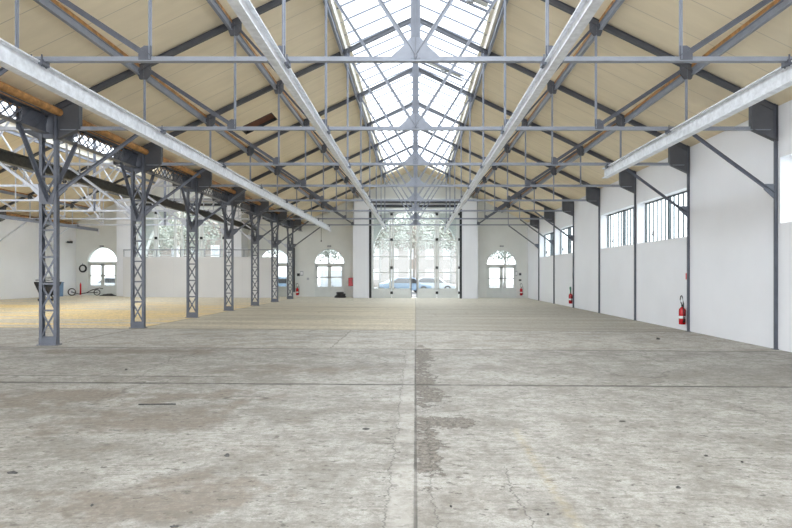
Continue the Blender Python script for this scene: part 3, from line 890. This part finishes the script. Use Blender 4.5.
# black machine on trolley behind nearest column
r = empty('floor_machine', (-21.35, 31.7, fz(-21.35))); tag(r, 'black machine on a small wheeled stand seen through the nearest lattice column', 'machine')
MB().prism([(-.32, .45), (-.18, .34), (.18, .34), (.32, .45), (.58, 1.0), (.62, 1.12), (-.62, 1.12), (-.58, 1.0)], (0, -.3, 0), (0, .3, 0)).build('body', M['black'], r, .02)
MB().bar((-.55, 0, 1.22), (.55, 0, 1.22), .5, .05).build('lid', M['iron'], r)
MB().tube([(-.3, -.1, 1.24), (-.3, -.1, 1.34), (.3, -.1, 1.34), (.3, -.1, 1.24)], .02).build('handle', M['iron'], r)
k = MB()
for s in (-1, 1): k.bar((s * .35, 0, .08), (s * .12, 0, .5), .05, .05)
k.bar((-.4, 0, .1), (.4, 0, .1), .06, .04); k.build('stand', M['iron'], r)
for s in (-1, 1):
    for f in (-1, 1): MB().cyl((s * .36, f * .2 - .02, .08), (s * .36, f * .2 + .02, .08), .08, 12).build('wheel', M['black'], r)
k = MB(); k.bar((-.36, -.2, .08), (-.36, .2, .08), .03, .03).bar((.36, -.2, .08), (.36, .2, .08), .03, .03).build('axle', M['iron'], r)
r = empty('waste_bin', (-24.7, 37.9, fz(-24.7))); tag(r, 'slim blue-grey bin against the far left wall, right of the nearest column', 'bin')
MB().prism([(-.14, 0), (.14, 0), (.18, .95), (-.18, .95)], (0, -.15, 0), (0, .15, 0)).build('body', M['blue'], r)
MB().box(-.2, .2, -.18, .18, .95, 1.0).build('lid', M['blue'], r)

# ------------------------------------------------------------------ debris on the floor (placed where it lies in the hall)
def chunk(x, y, sx, sy, sz, lab, name='stone', mat='stone'):
    bm = bmesh.new(); bmesh.ops.create_icosphere(bm, subdivisions=2, radius=1)
    for v in bm.verts:
        v.co *= 1 + random.uniform(-.38, .38)
        v.co = Vector((v.co.x * sx * .8, v.co.y * sy * .8, max(v.co.z, -.5) * sz + sz * .5))
    me = bpy.data.meshes.new(name); bm.to_mesh(me); bm.free(); me.materials.append(M[mat])
    o = bpy.data.objects.new(name, me); C.objects.link(o); o.location = (x, y, fz(x))
    tag(o, lab, 'debris', 'small debris on the floor')
F = 546.0
def fl(px, py):      # point of the floor plane seen in the photo at px, py
    Y = 1.6 * F / (py - 275); return (px - 415.5) / F * Y, Y
for px, py, sx, sy, sz, lab in [
    (227, 452, .026, .022, .016, 'dark stone chip on the left floor, largest of the loose stones'),
    (126, 369, .026, .03, .018, 'dark lump on the joint in the left floor'),
    (12, 470, .05, .02, .012, 'dark flat splinter at the left edge of the floor'),
    (366, 425, .04, .025, .010, 'dark flake left of the middle joint'),
    (174, 521, .03, .015, .010, 'dark chip near the bottom edge, left floor'),
    (92, 501, .012, .012, .010, 'tiny dark stone at the brown stain, lower left'),
    (451, 500, .011, .011, .010, 'tiny dark stone right of the middle joint, near the bottom'),
    (548, 507, .010, .010, .009, 'tiny dark stone beside the faded yellow line'),
    (622, 416, .045, .016, .008, 'thin dark splinter below the middle of the right floor'),
    (678, 480, .022, .018, .009, 'dark flat flake on the lower right floor'),
    (706, 449, .020, .015, .010, 'dark chip on the right floor, nearer the right edge'),
    (742, 455, .012, .012, .010, 'tiny round stone on the floor at the lower right'),
    (658, 336, .05, .05, .035, 'small dark lump near the right wall past the near extinguisher')]:
    x, y = fl(px, py); chunk(x, y, sx, sy, sz, lab)
x, y = fl(141, 403)
tag(MB().cyl((-.23, 0, .008), (.23, .01, .008), .007, 8).build('metal_rod', M['iron'], None), 'thin dark rod lying on the brown patch of the left floor', 'rod').location = (x + .2, y, fz(x) + .004)

# ------------------------------------------------------------------ outdoors
MB().box(-60, 40, YEND + .6, 100, -.25, -.02).build('ground', M['yard'])['kind'] = 'structure'
MB().box(8.9, 60, -30, YEND + .6, -.25, -.02).build('ground', M['bounce_paving'])['kind'] = 'structure'
MB().box(-60, 60, -40, YBACK - .3, -.25, -.02).build('ground', M['bounce_paving'])['kind'] = 'structure'
def vehicle(loc, rz, mat, lab, van=False):
    r = empty('van' if van else 'car', loc, rz); tag(r, lab, 'van' if van else 'car')
    if van: prof = [(-2.4, .35), (2.4, .35), (2.45, 1.0), (1.9, 1.2), (1.3, 2.0), (1.0, 2.1), (-2.3, 2.1), (-2.4, 1.9)]
    else: prof = [(-2.1, .3), (2.1, .3), (2.15, .7), (1.2, .88), (.6, 1.38), (-.9, 1.42), (-1.7, .98), (-2.1, .9)]
    k = MB(); k.plate(prof, 0, 1.7); k.build('body', mat, r, .06)
    if van: win = [(1.75, 1.22), (1.25, 1.92), (.3, 1.92), (.3, 1.22)]
    else: win = [(1.1, .9), (.55, 1.3), (-.85, 1.34), (-1.5, .96)]
    k = MB(); k.plate(win, 0, 1.74); k.build('side_window', M['iron'], r)
    for x in (-1.4, 1.4):
        for s in (-1, 1):
            wv = MB().cyl((x, s * .75, .33), (x, s * .92, .33), .33, 20).build('wheel', M['black'], r)
            MB().cyl((x, s * .90, .33), (x, s * .935, .33), .2, 12).build('hubcap', M['signgrey'], wv)
    MB().box(-2.5 if van else -2.18, -2.38 if van else -2.08, -.7, .7, .4, .55).build('bumper', M['iron'], r)
vehicle((-.9, 47.5, -.02), .3, M['carblue'], 'blue car parked outside behind the big central doors')
vehicle((1.6, 50.5, -.02), -.1, M['carwhite'], 'white car parked outside, right half of the big central doors')
vehicle((-6.4, 51, -.02), .1, M['carwhite'], 'white van outside the left arched door', True)
vehicle((-11.4, 47, -.02), .2, M['carblue'], 'blue car outside behind the farthest lattice columns')
vehicle((-26.5, 49, -.02), .1, M['carwhite'], 'white car outside the far left arched door')
def house(loc, w, d, h, lab):
    r = empty('house', loc); tag(r, lab, 'building')
    MB().box(-w / 2, w / 2, 0, d, 0, h).build('wall', M['cream'], r)
    MB().plate([(-w / 2 - .3, h), (w / 2 + .3, h), (0, h + w * .2)], d / 2, d + .6).build('roof', M['tile'], r)
    i = 0
    x = -w / 2 + 1.2
    while x < w / 2 - .8:
        for z in (1.0, 3.8):
            if z + 1.4 < h:
                f = MB().box(x - .5, x + .5, -.06, .02, z, z + 1.4).build('window', M['white'], r)
                MB().box(x - .42, x + .42, -.08, -.06, z + .08, z + 1.32).build('pane', M['signgrey'], f)
        x += 2.4
house((-28, 66, -.02), 14, 8, 6.5, 'pinkish cream house outside the far left arched door')
house((1.5, 75, -.02), 16, 8, 7.0, 'cream house with tiled roof far behind the big central doors')
def tree(x, y, h, rad, lab):
    r = empty('tree', (x, y, -.02)); tag(r, lab, 'tree', 'trees outside behind the doors')
    k = MB().cyl((0, 0, 0), (.1, 0, h * .6), .16, 8, .09)
    for i in range(7):
        a = i * .9; k.cyl((.05, 0, h * (.3 + .04 * i)), (math.cos(a) * rad * .8, math.sin(a) * rad * .8, h * (.55 + .05 * i)), .05, 6, .02)
    k.build('trunk', M['bark'], r)
    bm = bmesh.new()
    for i in range(2600):
        t = random.uniform(0, 6.28); u = random.uniform(-1, 1); q = rad * random.random() ** .4
        c = Vector((q * math.cos(t) * math.sqrt(1 - u * u), q * math.sin(t) * math.sqrt(1 - u * u), h * .68 + u * q * h * .13 * 2.4 / max(rad, .1)))
        a = Vector((random.uniform(-1, 1), random.uniform(-1, 1), random.uniform(-1, 1))).normalized() * .15
        b = a.orthogonal().normalized() * .09
        bm.faces.new([bm.verts.new(c + a), bm.verts.new(c + b), bm.verts.new(c - a), bm.verts.new(c - b)])
    me = bpy.data.meshes.new('foliage'); bm.to_mesh(me); bm.free(); me.materials.append(M['leaf'])
    o = bpy.data.objects.new('foliage', me); C.objects.link(o); o.parent = r
for a in [(-3.8, 58, 10.5, 3.2, 'leafy tree outside behind the left half of the central doors'), (3.6, 56, 10, 3.2, 'leafy tree outside behind the right half of the central doors'),
          (9.3, 57, 8, 2.6, 'tree outside the right arched door'), (-9.6, 60, 8, 2.6, 'tree outside the left arched door'),
          (-22.8, 55, 9.5, 3.0, 'tree outside the side hall glazed doors, left'), (-15.2, 58, 9.5, 2.9, 'tree outside the side hall glazed doors, right'), (-.2, 66, 11.5, 3.6, 'taller tree far outside on the axis of the central doors'), (-29.0, 60, 10, 3.0, 'tree far outside, left of the side hall glazed doors')]: tree(*a)

# ------------------------------------------------------------------ light, world, camera
w = bpy.data.worlds.new('overcast_sky'); bpy.context.scene.world = w; w.use_nodes = True
nt = w.node_tree; nt.nodes.clear()
bg = nt.nodes.new('ShaderNodeBackground'); out = nt.nodes.new('ShaderNodeOutputWorld')
bg.inputs[0].default_value = (.90, .95, 1.0, 1); bg.inputs[1].default_value = 1.0
nt.links.new(bg.outputs[0], out.inputs[0])
sl = bpy.data.lights.new('sun', 'SUN'); sl.energy = .3; sl.angle = R = math.radians(40); sl.color = (1, .97, .93)
so = bpy.data.objects.new('sun', sl); C.objects.link(so); so.rotation_euler = (math.radians(12), math.radians(-8), 0); so.location = (0, 10, 30)

cam = bpy.data.cameras.new('camera'); co = bpy.data.objects.new('camera', cam); C.objects.link(co)
cam.sensor_fit = 'HORIZONTAL'; cam.sensor_width = 36; cam.lens = F / 792 * 36
cam.shift_x = -19.5 / 792; cam.shift_y = 11 / 792
co.location = (0, 0, 1.6); co.rotation_euler = (PI / 2, 0, 0)
cam.clip_end = 300
sc = bpy.context.scene; sc.camera = co
sc.view_settings.view_transform = 'Standard'; sc.view_settings.look = 'None'; sc.view_settings.gamma = 1
sc.view_settings.exposure = 2.4
sc.cycles.max_bounces = 12; sc.cycles.diffuse_bounces = 8; sc.cycles.transparent_max_bounces = 24
